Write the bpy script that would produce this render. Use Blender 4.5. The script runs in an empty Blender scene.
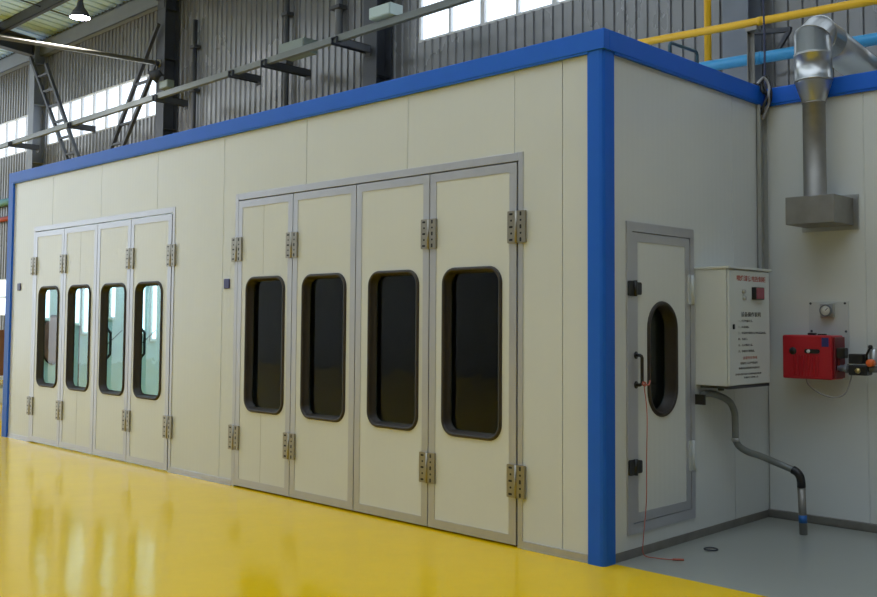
import bpy, bmesh, math, random
from mathutils import Vector, Matrix, noise
random.seed(7)
SC = bpy.context.scene
COL = SC.collection
PI = math.pi

# ------------------------------------------------------------------ materials
def new_mat(name):
    m = bpy.data.materials.new(name); m.use_nodes = True
    nt = m.node_tree; nt.nodes.clear()
    out = nt.nodes.new('ShaderNodeOutputMaterial')
    return m, nt, out

def principled(name, col, rough=0.5, metal=0.0, vary=0.06, vscale=3.0, bump=0.0, bscale=40.0,
               coat=0.0, coat_rough=0.1, rough_vary=0.0, stretch=(1, 1, 1), spec=0.5, bdist=0.002):
    m, nt, out = new_mat(name)
    N, L = nt.nodes, nt.links
    b = N.new('ShaderNodeBsdfPrincipled')
    b.inputs['Roughness'].default_value = rough
    b.inputs['Metallic'].default_value = metal
    b.inputs['Specular IOR Level'].default_value = spec
    b.inputs['Coat Weight'].default_value = coat
    b.inputs['Coat Roughness'].default_value = coat_rough
    tc = N.new('ShaderNodeTexCoord')
    mp = N.new('ShaderNodeMapping'); mp.inputs['Scale'].default_value = stretch
    L.new(tc.outputs['Object'], mp.inputs['Vector'])
    nz = N.new('ShaderNodeTexNoise'); nz.inputs['Scale'].default_value = vscale; nz.inputs['Detail'].default_value = 5
    L.new(mp.outputs['Vector'], nz.inputs['Vector'])
    mx = N.new('ShaderNodeMix'); mx.data_type = 'RGBA'
    c = Vector(col)
    mx.inputs['A'].default_value = (*[max(0, x * (1 - vary)) for x in c], 1)
    mx.inputs['B'].default_value = (*[min(1, x * (1 + vary)) for x in c], 1)
    L.new(nz.outputs['Fac'], mx.inputs['Factor'])
    L.new(mx.outputs['Result'], b.inputs['Base Color'])
    if rough_vary:
        mr = N.new('ShaderNodeMapRange')
        mr.inputs['To Min'].default_value = max(0.02, rough - rough_vary); mr.inputs['To Max'].default_value = min(1, rough + rough_vary)
        L.new(nz.outputs['Fac'], mr.inputs['Value']); L.new(mr.outputs['Result'], b.inputs['Roughness'])
    if bump:
        n2 = N.new('ShaderNodeTexNoise'); n2.inputs['Scale'].default_value = bscale; n2.inputs['Detail'].default_value = 3
        L.new(mp.outputs['Vector'], n2.inputs['Vector'])
        bp = N.new('ShaderNodeBump'); bp.inputs['Strength'].default_value = bump; bp.inputs['Distance'].default_value = bdist
        L.new(n2.outputs['Fac'], bp.inputs['Height']); L.new(bp.outputs['Normal'], b.inputs['Normal'])
    L.new(b.outputs['BSDF'], out.inputs['Surface'])
    return m

def panel_mat(name, col):
    """cream sandwich panel: faint vertical profiling of the sheet"""
    m, nt, out = new_mat(name); N, L = nt.nodes, nt.links
    b = N.new('ShaderNodeBsdfPrincipled'); b.inputs['Roughness'].default_value = 0.24
    b.inputs['Specular IOR Level'].default_value = 0.55
    tc = N.new('ShaderNodeTexCoord')
    nz = N.new('ShaderNodeTexNoise'); nz.inputs['Scale'].default_value = 1.6; nz.inputs['Detail'].default_value = 6
    L.new(tc.outputs['Object'], nz.inputs['Vector'])
    mx = N.new('ShaderNodeMix'); mx.data_type = 'RGBA'
    mx.inputs['A'].default_value = (*[x * 0.95 for x in col], 1); mx.inputs['B'].default_value = (*[min(1, x * 1.03) for x in col], 1)
    L.new(nz.outputs['Fac'], mx.inputs['Factor']); L.new(mx.outputs['Result'], b.inputs['Base Color'])
    sx = N.new('ShaderNodeSeparateXYZ'); L.new(tc.outputs['Object'], sx.inputs['Vector'])
    ad = N.new('ShaderNodeMath'); ad.operation = 'ADD'
    L.new(sx.outputs['X'], ad.inputs[0]); L.new(sx.outputs['Y'], ad.inputs[1])
    mu = N.new('ShaderNodeMath'); mu.operation = 'MULTIPLY'; mu.inputs[1].default_value = 2 * PI / 0.06
    L.new(ad.outputs[0], mu.inputs[0])
    si = N.new('ShaderNodeMath'); si.operation = 'SINE'; L.new(mu.outputs[0], si.inputs[0])
    bp = N.new('ShaderNodeBump'); bp.inputs['Strength'].default_value = 0.15; bp.inputs['Distance'].default_value = 0.0012
    L.new(si.outputs[0], bp.inputs['Height']); L.new(bp.outputs['Normal'], b.inputs['Normal'])
    L.new(b.outputs['BSDF'], out.inputs['Surface'])
    return m

def floor_mat(name, col, rough, coat, wave, dark=0.93, light=1.04, spec=0.5, ior=1.5):
    m, nt, out = new_mat(name); N, L = nt.nodes, nt.links
    b = N.new('ShaderNodeBsdfPrincipled'); b.inputs['Roughness'].default_value = rough
    b.inputs['Coat Weight'].default_value = coat; b.inputs['Coat Roughness'].default_value = 0.07; b.inputs['IOR'].default_value = ior
    b.inputs['Specular IOR Level'].default_value = spec
    tc = N.new('ShaderNodeTexCoord')
    nz = N.new('ShaderNodeTexNoise'); nz.inputs['Scale'].default_value = 0.9; nz.inputs['Detail'].default_value = 8
    L.new(tc.outputs['Object'], nz.inputs['Vector'])
    mx = N.new('ShaderNodeMix'); mx.data_type = 'RGBA'
    mx.inputs['A'].default_value = (*[x * dark for x in col], 1); mx.inputs['B'].default_value = (*[min(1, x * light) for x in col], 1)
    L.new(nz.outputs['Fac'], mx.inputs['Factor'])
    # scuffs: sparse pale scratches
    n3 = N.new('ShaderNodeTexNoise'); n3.inputs['Scale'].default_value = 14; n3.inputs['Detail'].default_value = 6
    L.new(tc.outputs['Object'], n3.inputs['Vector'])
    rp = N.new('ShaderNodeValToRGB'); rp.color_ramp.elements[0].position = 0.66; rp.color_ramp.elements[1].position = 0.78
    rp.color_ramp.elements[1].color = (0.25, 0.25, 0.25, 1)
    L.new(n3.outputs['Fac'], rp.inputs['Fac'])
    m2 = N.new('ShaderNodeMix'); m2.data_type = 'RGBA'
    L.new(rp.outputs['Color'], m2.inputs['Factor']); L.new(mx.outputs['Result'], m2.inputs['A'])
    m2.inputs['B'].default_value = (*[min(1, x * 0.8 + 0.1) for x in col], 1)
    L.new(m2.outputs['Result'], b.inputs['Base Color'])
    n2 = N.new('ShaderNodeTexNoise'); n2.inputs['Scale'].default_value = 2.6; n2.inputs['Detail'].default_value = 2.5
    L.new(tc.outputs['Object'], n2.inputs['Vector'])
    bp = N.new('ShaderNodeBump'); bp.inputs['Strength'].default_value = wave; bp.inputs['Distance'].default_value = 0.02
    L.new(n2.outputs['Fac'], bp.inputs['Height'])
    L.new(bp.outputs['Normal'], b.inputs['Normal']); L.new(bp.outputs['Normal'], b.inputs['Coat Normal'])
    L.new(b.outputs['BSDF'], out.inputs['Surface'])
    return m

def glass_mat(name, tint, gloss_rough=0.02):
    m, nt, out = new_mat(name); N, L = nt.nodes, nt.links
    tr = N.new('ShaderNodeBsdfTransparent'); tr.inputs['Color'].default_value = (*tint, 1)
    gl = N.new('ShaderNodeBsdfGlossy'); gl.inputs['Roughness'].default_value = gloss_rough
    fr = N.new('ShaderNodeFresnel'); fr.inputs['IOR'].default_value = 1.45
    tc = N.new('ShaderNodeTexCoord')
    nz = N.new('ShaderNodeTexNoise'); nz.inputs['Scale'].default_value = 5.0
    L.new(tc.outputs['Object'], nz.inputs['Vector'])
    bp = N.new('ShaderNodeBump'); bp.inputs['Strength'].default_value = 0.12; bp.inputs['Distance'].default_value = 0.01
    L.new(nz.outputs['Fac'], bp.inputs['Height']); L.new(bp.outputs['Normal'], gl.inputs['Normal'])
    mx = N.new('ShaderNodeMixShader')
    ge = N.new('ShaderNodeNewGeometry'); iv = N.new('ShaderNodeMath'); iv.operation = 'SUBTRACT'; iv.inputs[0].default_value = 1.0
    L.new(ge.outputs['Backfacing'], iv.inputs[1])
    mu = N.new('ShaderNodeMath'); mu.operation = 'MULTIPLY'
    L.new(fr.outputs['Fac'], mu.inputs[0]); L.new(iv.outputs[0], mu.inputs[1])
    L.new(mu.outputs[0], mx.inputs['Fac']); L.new(tr.outputs['BSDF'], mx.inputs[1]); L.new(gl.outputs['BSDF'], mx.inputs[2])
    L.new(mx.outputs['Shader'], out.inputs['Surface'])
    return m

def emis_mat(name, col, strength):
    m, nt, out = new_mat(name)
    e = nt.nodes.new('ShaderNodeEmission'); e.inputs['Color'].default_value = (*col, 1); e.inputs['Strength'].default_value = strength
    nt.links.new(e.outputs['Emission'], out.inputs['Surface'])
    return m

M = {}
M['panel'] = panel_mat('cream_panel', (0.69, 0.715, 0.70))
M['leaf'] = panel_mat('cream_leaf', (0.71, 0.73, 0.70))
M['seal'] = principled('joint_seal', (0.16, 0.16, 0.14), 0.7)
M['steel_n'] = principled('navy_grey_steel', (0.03, 0.036, 0.085), 0.5, vary=0.1)
M['blue'] = principled('blue_paint', (0.012, 0.13, 0.66), 0.45, vary=0.08, vscale=4, spec=0.3)
M['alu'] = principled('aluminium', (0.50, 0.51, 0.55), 0.36, metal=0.55, vary=0.08, vscale=8, rough_vary=0.1, stretch=(1, 1, 0.3))
M['galv'] = principled('galvanised_steel', (0.50, 0.51, 0.51), 0.3, metal=0.85, vary=0.1, vscale=7)
M['galv_old'] = principled('weathered_zinc', (0.28, 0.27, 0.25), 0.5, metal=0.75, vary=0.25, vscale=9)
M['hinge'] = principled('zinc_hinge', (0.33, 0.31, 0.26), 0.35, metal=0.8, vary=0.12, vscale=25)
M['slot'] = principled('dark_slot', (0.012, 0.012, 0.012), 0.7)
M['rubber'] = principled('brown_black_rubber', (0.028, 0.021, 0.015), 0.55, vary=0.2, vscale=10)
M['glass'] = glass_mat('door_glass', (0.59, 0.72, 0.755))
M['black'] = principled('black_plastic', (0.012, 0.012, 0.013), 0.4)
M['floor_y'] = floor_mat('yellow_epoxy', (0.90, 0.57, 0.001), 0.145, 0.0, 0.22, ior=1.25)
M['floor_g'] = floor_mat('grey_floor_paint', (0.33, 0.345, 0.315), 0.3, 0.15, 0.1)
M['wall'] = principled('corrugated_sheet', (0.24, 0.24, 0.245), 0.26, metal=0.35, vary=0.14, vscale=1.3, rough_vary=0.1, stretch=(1, 1, 0.4), bump=0.25, bscale=5, bdist=0.008)
M['roof'] = principled('roof_sheet', (0.54, 0.73, 0.98), 0.6, vary=0.05)
M['steel_d'] = principled('dark_grey_steel', (0.055, 0.06, 0.075), 0.55, vary=0.15)
M['steel_m'] = principled('grey_steel', (0.20, 0.22, 0.26), 0.5, vary=0.15)
M['steel_g'] = principled('green_grey_paint', (0.145, 0.16, 0.15), 0.4, vary=0.12)
M['box_g'] = principled('grey_green_box', (0.22, 0.265, 0.235), 0.45, vary=0.08)
M['milky'] = glass_mat('milky_sheet', (0.90, 0.91, 0.92), 0.3)
M['box_l'] = principled('pale_box_paint', (0.46, 0.56, 0.54), 0.4)
M['seal_l'] = principled('leaf_joint', (0.36, 0.36, 0.31), 0.6)
M['frame_w'] = principled('white_window_frame', (0.7, 0.7, 0.72), 0.5)
M['pane'] = glass_mat('clear_pane', (0.97, 0.985, 1.0), 0.05)
M['cabinet'] = principled('cabinet_paint', (0.66, 0.69, 0.67), 0.42, vary=0.04)
M['red_txt'] = principled('red_lettering', (0.42, 0.06, 0.035), 0.6)
M['black_txt'] = principled('black_lettering', (0.05, 0.05, 0.05), 0.6)
M['display'] = principled('pink_red_display', (0.30, 0.055, 0.085), 0.25, vary=0.1)
M['red'] = principled('red_enamel', (0.46, 0.014, 0.024), 0.33, vary=0.08, vscale=6)
M['red_d'] = principled('dark_red_casting', (0.17, 0.012, 0.02), 0.5, vary=0.15)
M['yellow'] = principled('yellow_pipe_paint', (0.85, 0.48, 0.012), 0.38, vary=0.06)
M['lblue'] = principled('light_blue_paint', (0.04, 0.30, 0.60), 0.38, vary=0.06)
M['cyan'] = principled('teal_pipe_paint', (0.13, 0.33, 0.37), 0.4)
M['redpipe'] = principled('red_pipe_paint', (0.42, 0.05, 0.03), 0.45)
M['white_p'] = principled('white_plate', (0.55, 0.58, 0.58), 0.4, vary=0.03)
M['dial'] = principled('dial_face', (0.72, 0.74, 0.72), 0.3)
M['orange'] = principled('orange_cap', (0.85, 0.16, 0.03), 0.4)
M['brass'] = principled('brass', (0.62, 0.48, 0.2), 0.3, metal=0.9)
M['conduit'] = principled('grey_conduit', (0.20, 0.215, 0.21), 0.45, metal=0.2, vary=0.15, vscale=20)
M['conduit_l'] = principled('grey_zinc_sheet', (0.36, 0.37, 0.35), 0.5, metal=0.2, vary=0.12, vscale=8)
M['tape'] = principled('blue_tape', (0.02, 0.13, 0.42), 0.5)
M['string'] = principled('red_string', (0.50, 0.13, 0.09), 0.8)
M['brown'] = principled('brown_board', (0.20, 0.075, 0.03), 0.55, vary=0.15)
M['white'] = principled('white_paint', (0.72, 0.72, 0.70), 0.5, vary=0.04)
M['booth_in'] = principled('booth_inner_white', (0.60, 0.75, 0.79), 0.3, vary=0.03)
M['dark_in'] = principled('shade_inner_panel', (0.30, 0.30, 0.29), 0.6, vary=0.1)  # white panels greyed: the unlit chamber's shade is in the colour
M['tube'] = emis_mat('tube_glow', (0.82, 0.96, 1.0), 5.0)
M['ceil'] = emis_mat('ceiling_panel_glow', (0.9, 0.98, 1.0), 22.0)
M['lamp_glow'] = emis_mat('lamp_glow', (0.93, 0.9, 1.0), 25.0)
M['navy'] = principled('navy_label', (0.028, 0.03, 0.15), 0.4)
M['pinkbrown'] = principled('pinkish_brown_disc', (0.36, 0.16, 0.13), 0.35, vary=0.35, vscale=9)
M['cable'] = principled('black_cable', (0.02, 0.02, 0.022), 0.5)
M['cable_g'] = principled('grey_cable', (0.30, 0.30, 0.31), 0.5)
M['rail_teal'] = principled('dark_teal_paint', (0.025, 0.075, 0.10), 0.5)
M['tie'] = principled('pale_steel_tube', (0.42, 0.39, 0.30), 0.28, metal=0.6, vary=0.08)

# ------------------------------------------------------------------ mesh builder
class MB:
    def __init__(s):
        s.bm = bmesh.new(); s.mats = []
    def _mi(s, mat):
        if mat is None: return 0
        if mat not in s.mats: s.mats.append(mat)
        return s.mats.index(mat)
    def _face(s, vs, mi, smooth=False):
        try:
            f = s.bm.faces.new(vs); f.material_index = mi; f.smooth = smooth; return f
        except ValueError:
            return None
    def box(s, x0, x1, y0, y1, z0, z1, bevel=0.0, mat=None, mtx=None, seg=2):
        mi = s._mi(mat)
        x0, x1 = sorted((x0, x1)); y0, y1 = sorted((y0, y1)); z0, z1 = sorted((z0, z1))
        c = [(x0, y0, z0), (x1, y0, z0), (x1, y1, z0), (x0, y1, z0), (x0, y0, z1), (x1, y0, z1), (x1, y1, z1), (x0, y1, z1)]
        v = [s.bm.verts.new(p if mtx is None else mtx @ Vector(p)) for p in c]
        fs = [s._face([v[i] for i in q], mi) for q in ((0, 3, 2, 1), (4, 5, 6, 7), (0, 1, 5, 4), (1, 2, 6, 5), (2, 3, 7, 6), (3, 0, 4, 7))]
        if bevel > 0:
            es = list({e for f in fs for e in f.edges})
            r = bmesh.ops.bevel(s.bm, geom=es, offset=bevel, segments=seg, affect='EDGES', profile=0.5)
            for f in r['faces']: f.material_index = mi
        return s
    def cyl(s, a, b, r, r2=None, n=20, mat=None, caps=True):
        return s.tube([a, b], [r, r if r2 is None else r2], n, mat, caps)
    def tube(s, pts, r, n=12, mat=None, caps=True, smooth=True):
        mi = s._mi(mat); pts = [Vector(p) for p in pts]
        rr = r if isinstance(r, (list, tuple)) else [r] * len(pts)
        rings = []; prevn = None
        for i, p in enumerate(pts):
            if i == 0: t = pts[1] - p
            elif i == len(pts) - 1: t = p - pts[i - 1]
            else:
                t = (pts[i + 1] - p).normalized() + (p - pts[i - 1]).normalized()
            t = t.normalized() if t.length > 1e-9 else Vector((0, 0, 1))
            if prevn is None:
                ref = Vector((0, 0, 1)) if abs(t.z) < 0.9 else Vector((1, 0, 0))
                nn = t.cross(ref).normalized()
            else:
                nn = prevn - t * prevn.dot(t)
                nn = nn.normalized() if nn.length > 1e-6 else t.orthogonal().normalized()
            prevn = nn; bb = t.cross(nn)
            rings.append([s.bm.verts.new(p + (nn * math.cos(2 * PI * k / n) + bb * math.sin(2 * PI * k / n)) * rr[i]) for k in range(n)])
        for i in range(len(rings) - 1):
            A, B = rings[i], rings[i + 1]
            for k in range(n): s._face([A[k], A[(k + 1) % n], B[(k + 1) % n], B[k]], mi, smooth)
        if caps:
            s._face(rings[0][::-1], mi); s._face(rings[-1], mi)
        return s
    def bar(s, a, b, w, h, mat=None, up=(0, 0, 1)):
        """rectangular bar from a to b, w across, h along up"""
        mi = s._mi(mat); a, b = Vector(a), Vector(b); t = (b - a).normalized(); up = Vector(up)
        if abs(t.dot(up)) > 0.95: up = Vector((1, 0, 0))
        sd = t.cross(up).normalized(); u = sd.cross(t)
        v = [s.bm.verts.new(p + sd * (w / 2) * i + u * (h / 2) * j) for p in (a, b) for i, j in ((-1, -1), (1, -1), (1, 1), (-1, 1))]
        for q in ((0, 1, 2, 3), (7, 6, 5, 4), (0, 4, 5, 1), (1, 5, 6, 2), (2, 6, 7, 3), (3, 7, 4, 0)): s._face([v[i] for i in q], mi)
        return s
    def lathe(s, prof, origin, axis='z', n=28, mat=None, smooth=True):
        """prof: list of (r, h) revolved about an axis through origin"""
        mi = s._mi(mat); o = Vector(origin)
        ax = {'x': Vector((1, 0, 0)), 'y': Vector((0, 1, 0)), 'z': Vector((0, 0, 1))}[axis] if isinstance(axis, str) else Vector(axis).normalized()
        u = ax.orthogonal().normalized(); w = ax.cross(u)
        rings = []
        for r, h in prof:
            if r < 1e-6: rings.append([s.bm.verts.new(o + ax * h)])
            else: rings.append([s.bm.verts.new(o + ax * h + (u * math.cos(2 * PI * k / n) + w * math.sin(2 * PI * k / n)) * r) for k in range(n)])
        for A, B in zip(rings, rings[1:]):
            for k in range(n):
                k2 = (k + 1) % n
                if len(A) == 1 and len(B) > 1: s._face([A[0], B[k2], B[k]], mi, smooth)
                elif len(B) == 1 and len(A) > 1: s._face([A[k], A[k2], B[0]], mi, smooth)
                elif len(A) > 1: s._face([A[k], A[k2], B[k2], B[k]], mi, smooth)
        return s
    def plate_hole(s, outer, inner, place, d0, d1, mat=None):
        """flat plate with one hole: 2D loops outer/inner; place(u, v, d) gives the 3D point, d0 front, d1 back"""
        mi = s._mi(mat)
        tmp = bmesh.new()
        def loop(pts):
            vs = [tmp.verts.new((u, v, 0)) for u, v in pts]
            return [tmp.edges.new((vs[i], vs[(i + 1) % len(vs)])) for i in range(len(vs))]
        ed = loop(outer) + loop(inner)
        bmesh.ops.triangle_fill(tmp, edges=ed, use_beauty=True, normal=(0, 0, 1))
        tris = [[(v.co.x, v.co.y) for v in f.verts] for f in tmp.faces]
        tmp.free()
        F, B = {}, {}
        def g(D, p, d):
            k = (round(p[0], 5), round(p[1], 5))
            if k not in D: D[k] = s.bm.verts.new(place(p[0], p[1], d))
            return D[k]
        for t in tris:
            s._face([g(F, p, d0) for p in t], mi); s._face([g(B, p, d1) for p in reversed(t)], mi)
        for lp in (outer, inner):
            for i in range(len(lp)):
                p, q_ = lp[i], lp[(i + 1) % len(lp)]
                s._face([g(F, p, d0), g(F, q_, d0), g(B, q_, d1), g(B, p, d1)], mi)
        return s
    def loop_skin(s, loops, mat=None, close=False, smooth=True):
        """skin closed loops (lists of 3D points of equal length) one after another"""
        mi = s._mi(mat)
        R = [[s.bm.verts.new(p) for p in lp] for lp in loops]
        pr = list(zip(R, R[1:])) + ([(R[-1], R[0])] if close else [])
        n = len(R[0])
        for A, B in pr:
            for k in range(n): s._face([A[k], A[(k + 1) % n], B[(k + 1) % n], B[k]], mi, smooth)
        return s
    def ngon(s, pts, mat=None):
        mi = s._mi(mat); s._face([s.bm.verts.new(p) for p in pts], mi); return s
    def prism(s, poly, place, d0, d1, mat=None, smooth=False):
        mi = s._mi(mat)
        A = [s.bm.verts.new(place(u, v, d0)) for u, v in poly]; B = [s.bm.verts.new(place(u, v, d1)) for u, v in poly]
        n = len(poly)
        s._face(A, mi); s._face(B[::-1], mi)
        for k in range(n): s._face([A[k], A[(k + 1) % n], B[(k + 1) % n], B[k]], mi, smooth)
        return s
    def build(s, name, mat, parent=None):
        bmesh.ops.recalc_face_normals(s.bm, faces=s.bm.faces[:])
        me = bpy.data.meshes.new(name); s.bm.to_mesh(me); s.bm.free()
        mats = s.mats if s.mats else [mat]
        for m in mats:
            me.materials.append(M[m] if isinstance(m, str) else m)
        o = bpy.data.objects.new(name, me); COL.objects.link(o)
        if parent is not None: o.parent = parent
        return o

def tag(o, label, cat, group=None, kind=None):
    if label: o['label'] = label
    if cat: o['category'] = cat
    if group: o['group'] = group
    if kind: o['kind'] = kind
    return o
def thing(name, label, cat, group=None, loc=(0, 0, 0), kind=None):
    o = bpy.data.objects.new(name, None); COL.objects.link(o)
    o.location = loc; o.empty_display_size = 0.1
    return tag(o, label, cat, group, kind)
def struct(o, label, cat):
    return tag(o, label, cat, kind='structure')
def rehome(root, loc):
    """put the Empty at the thing's base while its parts keep their places"""
    loc = Vector(loc); root.location = loc
    for ch in root.children:
        ch.location = Vector(ch.location) - loc
def rrect(u0, u1, v0, v1, r, n=8):
    pts = []
    for cx, cy, a0 in ((u1 - r, v0 + r, -PI / 2), (u1 - r, v1 - r, 0), (u0 + r, v1 - r, PI / 2), (u0 + r, v0 + r, PI)):
        for k in range(n + 1):
            a = a0 + PI / 2 * k / n
            pts.append((cx + r * math.cos(a), cy + r * math.sin(a)))
    out = []
    for p in pts:
        if not out or (abs(p[0] - out[-1][0]) + abs(p[1] - out[-1][1])) > 1e-6: out.append(p)
    if abs(out[0][0] - out[-1][0]) + abs(out[0][1] - out[-1][1]) < 1e-6: out.pop()
    return out
def rect(u0, u1, v0, v1): return [(u0, v0), (u1, v0), (u1, v1), (u0, v1)]

# ------------------------------------------------------------------ camera (877 x 597 frame, solved from the booth's edges)
cam = bpy.data.cameras.new('camera'); co = bpy.data.objects.new('camera', cam); COL.objects.link(co)
FPX, yaw, pitch, roll = 976.397, 0.775043, 0.053081, 0.006580
cam.sensor_fit = 'HORIZONTAL'; cam.sensor_width = 36.0; cam.lens = FPX / 877 * 36.0; cam.shift_y = -30.0 / 877
cam.clip_start = 0.05; cam.clip_end = 300
fwd = Vector((-math.sin(yaw) * math.cos(pitch), math.cos(yaw) * math.cos(pitch), math.sin(pitch)))
rgt = Vector((math.cos(yaw), math.sin(yaw), 0)); upv = rgt.cross(fwd)
Rr = rgt * math.cos(roll) + upv * math.sin(roll); Uu = -rgt * math.sin(roll) + upv * math.cos(roll)
mw = Matrix((Rr, Uu, -fwd)).transposed().to_4x4(); mw.translation = Vector((3.47238, -4.99462, 1.48075))
co.matrix_world = mw
SC.camera = co

# ------------------------------------------------------------------ the hall
WY = 5.1                      # inner face of the back wall
HX0, HX1, HY0 = -27.0, 5.2, -14.0
def roof_z(y): return 8.32 + 0.1 * (WY - y)

fl = MB()
T = 0.2
def slab(b, x0, x1, y0, y1, mat): b.box(x0, x1, y0, y1, -T, 0, mat=mat)
slab(fl, HX0, HX1, HY0, 0.095, 'floor_y')
slab(fl, HX0, 0.0, 0.095, WY + 0.2, 'floor_y')
slab(fl, 0.0, HX1, 0.095, WY + 0.2, 'floor_g')
struct(fl.build('floor', None), 'glossy yellow workshop floor with a grey area beside the booth', 'floor')

def corrugated(b, x0, x1, z0, z1, y, pitch=0.16, mat=None, ztop=None, face=-1):
    """trapezoid-ribbed sheet in the XZ plane; ribs stand towards face*y"""
    mi = b._mi(mat)
    prof = []
    k0, k1 = math.floor(x0 / pitch), math.ceil(x1 / pitch)
    for k in range(k0, k1 + 1):
        for du, dd in ((0, 0), (0.135, 0), (0.148, 0.024), (0.185, 0.024)):
            x = k * pitch + du * pitch / 0.2
            if x0 - 1e-6 <= x <= x1 + 1e-6: prof.append((x, dd))
    if prof[0][0] > x0 + 1e-4: prof.insert(0, (x0, prof[0][1]))
    if prof[-1][0] < x1 - 1e-4: prof.append((x1, prof[-1][1]))
    A = [b.bm.verts.new((x, y + face * d, z0)) for x, d in prof]
    B = [b.bm.verts.new((x, y + face * d, z1)) for x, d in prof]
    A2 = [b.bm.verts.new((x, y - face * 0.06, z0)) for x in (x0, x1)]
    B2 = [b.bm.verts.new((x, y - face * 0.06, z1)) for x in (x0, x1)]
    for i in range(len(prof) - 1): b._face([A[i], A[i + 1], B[i + 1], B[i]], mi)
    b._face([A2[0], A2[1], B2[1], B2[0]], mi)
    b._face(A[::-1] + [A2[0], A2[1]], mi); b._face(B + [B2[1], B2[0]], mi)
    b._face([A[0], B[0], B2[0], A2[0]], mi); b._face([A[-1], A2[1], B2[1], B[-1]], mi)

WZ0, WZ1 = 5.63, 6.56
wins = [(-26.5, -20.35), (-19.72, -14.35), (-6.86, 4.6)]
wb = MB()
LW = (-25.0, -21.74, 1.53, 2.47)   # a lower window, left of the booth
corrugated(wb, HX0, HX1, LW[3], WZ0, WY); corrugated(wb, HX0, HX1, 0.0, LW[2], WY)
corrugated(wb, HX0, LW[0], LW[2], LW[3], WY); corrugated(wb, LW[1], HX1, LW[2], LW[3], WY)
corrugated(wb, HX0, HX1, WZ1, 8.35, WY)
xs = [HX0] + [v for w in wins for v in w] + [HX1]
for a, b_ in zip(xs[0::2], xs[1::2]): corrugated(wb, a, b_, WZ0, WZ1, WY)
struct(wb.build('wall_back', 'wall'), 'grey corrugated metal wall behind the booth', 'wall')

def window(name, x0, x1, z0, z1, label, step, rail=False, big=False):
    f = MB(); y0, y1 = WY - 0.005, WY + 0.065
    f.box(x0, x1, y0, y1, z0, z0 + 0.035, 0.005); f.box(x0, x1, y0, y1, z1 - 0.035, z1, 0.005)
    n = max(1, round((x1 - x0) / step)); st = (x1 - x0) / n
    for i in range(n + 1):
        x = x0 + i * st; w = (0.022 if i % 2 or big is False else 0.04) if 0 < i < n else 0.04
        f.box(max(x0, x - w), min(x1, x + w), y0 + 0.004, y1 - 0.004, z0, z1, 0.004)
    if rail: f.box(x0, x1, y0 + 0.004, y1 - 0.004, (z0 + z1) / 2 - 0.03, (z0 + z1) / 2 + 0.03, 0.004)
    o = f.build(name, 'frame_w'); struct(o, label, 'window')
    g = MB(); g.box(x0 + 0.02, x1 - 0.02, WY + 0.028, WY + 0.034, z0 + 0.02, z1 - 0.02)
    g.build('window_pane', 'pane', o)
    return o
window('window_1', wins[0][0], wins[0][1], WZ0, WZ1, 'high strip window at the far left edge of the back wall', 0.62)
window('window_2', wins[1][0], wins[1][1], WZ0, WZ1, 'high strip window between the two left columns', 0.6)
window('window_3', wins[2][0], wins[2][1], WZ0, WZ1, 'high strip window above the right half of the booth', 0.62, False, True)
window('window_4', LW[0], LW[1], LW[2], LW[3], 'low window on the back wall left of the booth', 1.09, True)

SKY = [(0.4, -5.8), (-8.6, -9.4)]        # roof-light bands added to brighten the floor, y from .. to
def roof_strip(name, y0, y1, lab):
    rb = MB(); prof = []
    x = HX0
    while x < HX1:
        prof += [(x, 0), (x + 0.19, 0), (x + 0.205, 0.03), (x + 0.26, 0.03), (x + 0.275, 0)]
        x += 0.3
    rb._mi(None)
    A = [rb.bm.verts.new((a, y0, roof_z(y0) + d)) for a, d in prof]; B = [rb.bm.verts.new((a, y1, roof_z(y1) + d)) for a, d in prof]
    for i in range(len(prof) - 1): rb._face([A[i], A[i + 1], B[i + 1], B[i]], 0)
    C = [rb.bm.verts.new(p) for p in ((HX0, y0, roof_z(y0) + 0.1), (HX1, y0, roof_z(y0) + 0.1), (HX1, y1, roof_z(y1) + 0.1), (HX0, y1, roof_z(y1) + 0.1))]
    rb._face(C, 0)
    struct(rb.build(name, 'roof'), lab, 'ceiling')
roof_strip('ceiling', WY + 0.3, SKY[0][0], 'pale ribbed sheet roof sloping up from the back wall')
roof_strip('ceiling', SKY[0][1], SKY[1][0], 'ribbed sheet roof between the two added roof-light bands')
roof_strip('ceiling', SKY[1][1], HY0, 'ribbed sheet roof on the hall side behind the camera')

for (ya, yb), lab in zip(SKY, ('added milky roof-light band lighting the floor in front of the booth', 'added milky roof-light band above the unseen hall side behind the camera')):
    b = MB(); A = [(HX0, ya), (HX1, ya), (HX1, yb), (HX0, yb)]
    v0 = [b.bm.verts.new((x, y, roof_z(y) + 0.04)) for x, y in A]; v1 = [b.bm.verts.new((x, y, roof_z(y) + 0.05)) for x, y in A]
    b._mi(None); b._face(v0, 0); b._face(v1[::-1], 0)
    for k in range(4): b._face([v0[k], v0[(k + 1) % 4], v1[(k + 1) % 4], v1[k]], 0)
    struct(b.build('added_roof_light', 'milky'), lab, 'added roof light')

# opposite side of the hall: a high wall with a gap left open above for daylight, and the right-hand gable
fw = MB(); fw.box(HX0, HX1, HY0 - 0.2, HY0, 0, 9.0)
struct(fw.build('wall_front', 'wall'), 'grey wall on the hall side behind the camera', 'wall')
rw = MB(); rw.box(HX1, HX1 + 0.2, HY0 - 0.2, WY + 0.3, 0, 7.9)
struct(rw.build('wall_right', 'wall'), 'grey end wall with a gap left open above for daylight beyond the right edge', 'wall')

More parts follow.
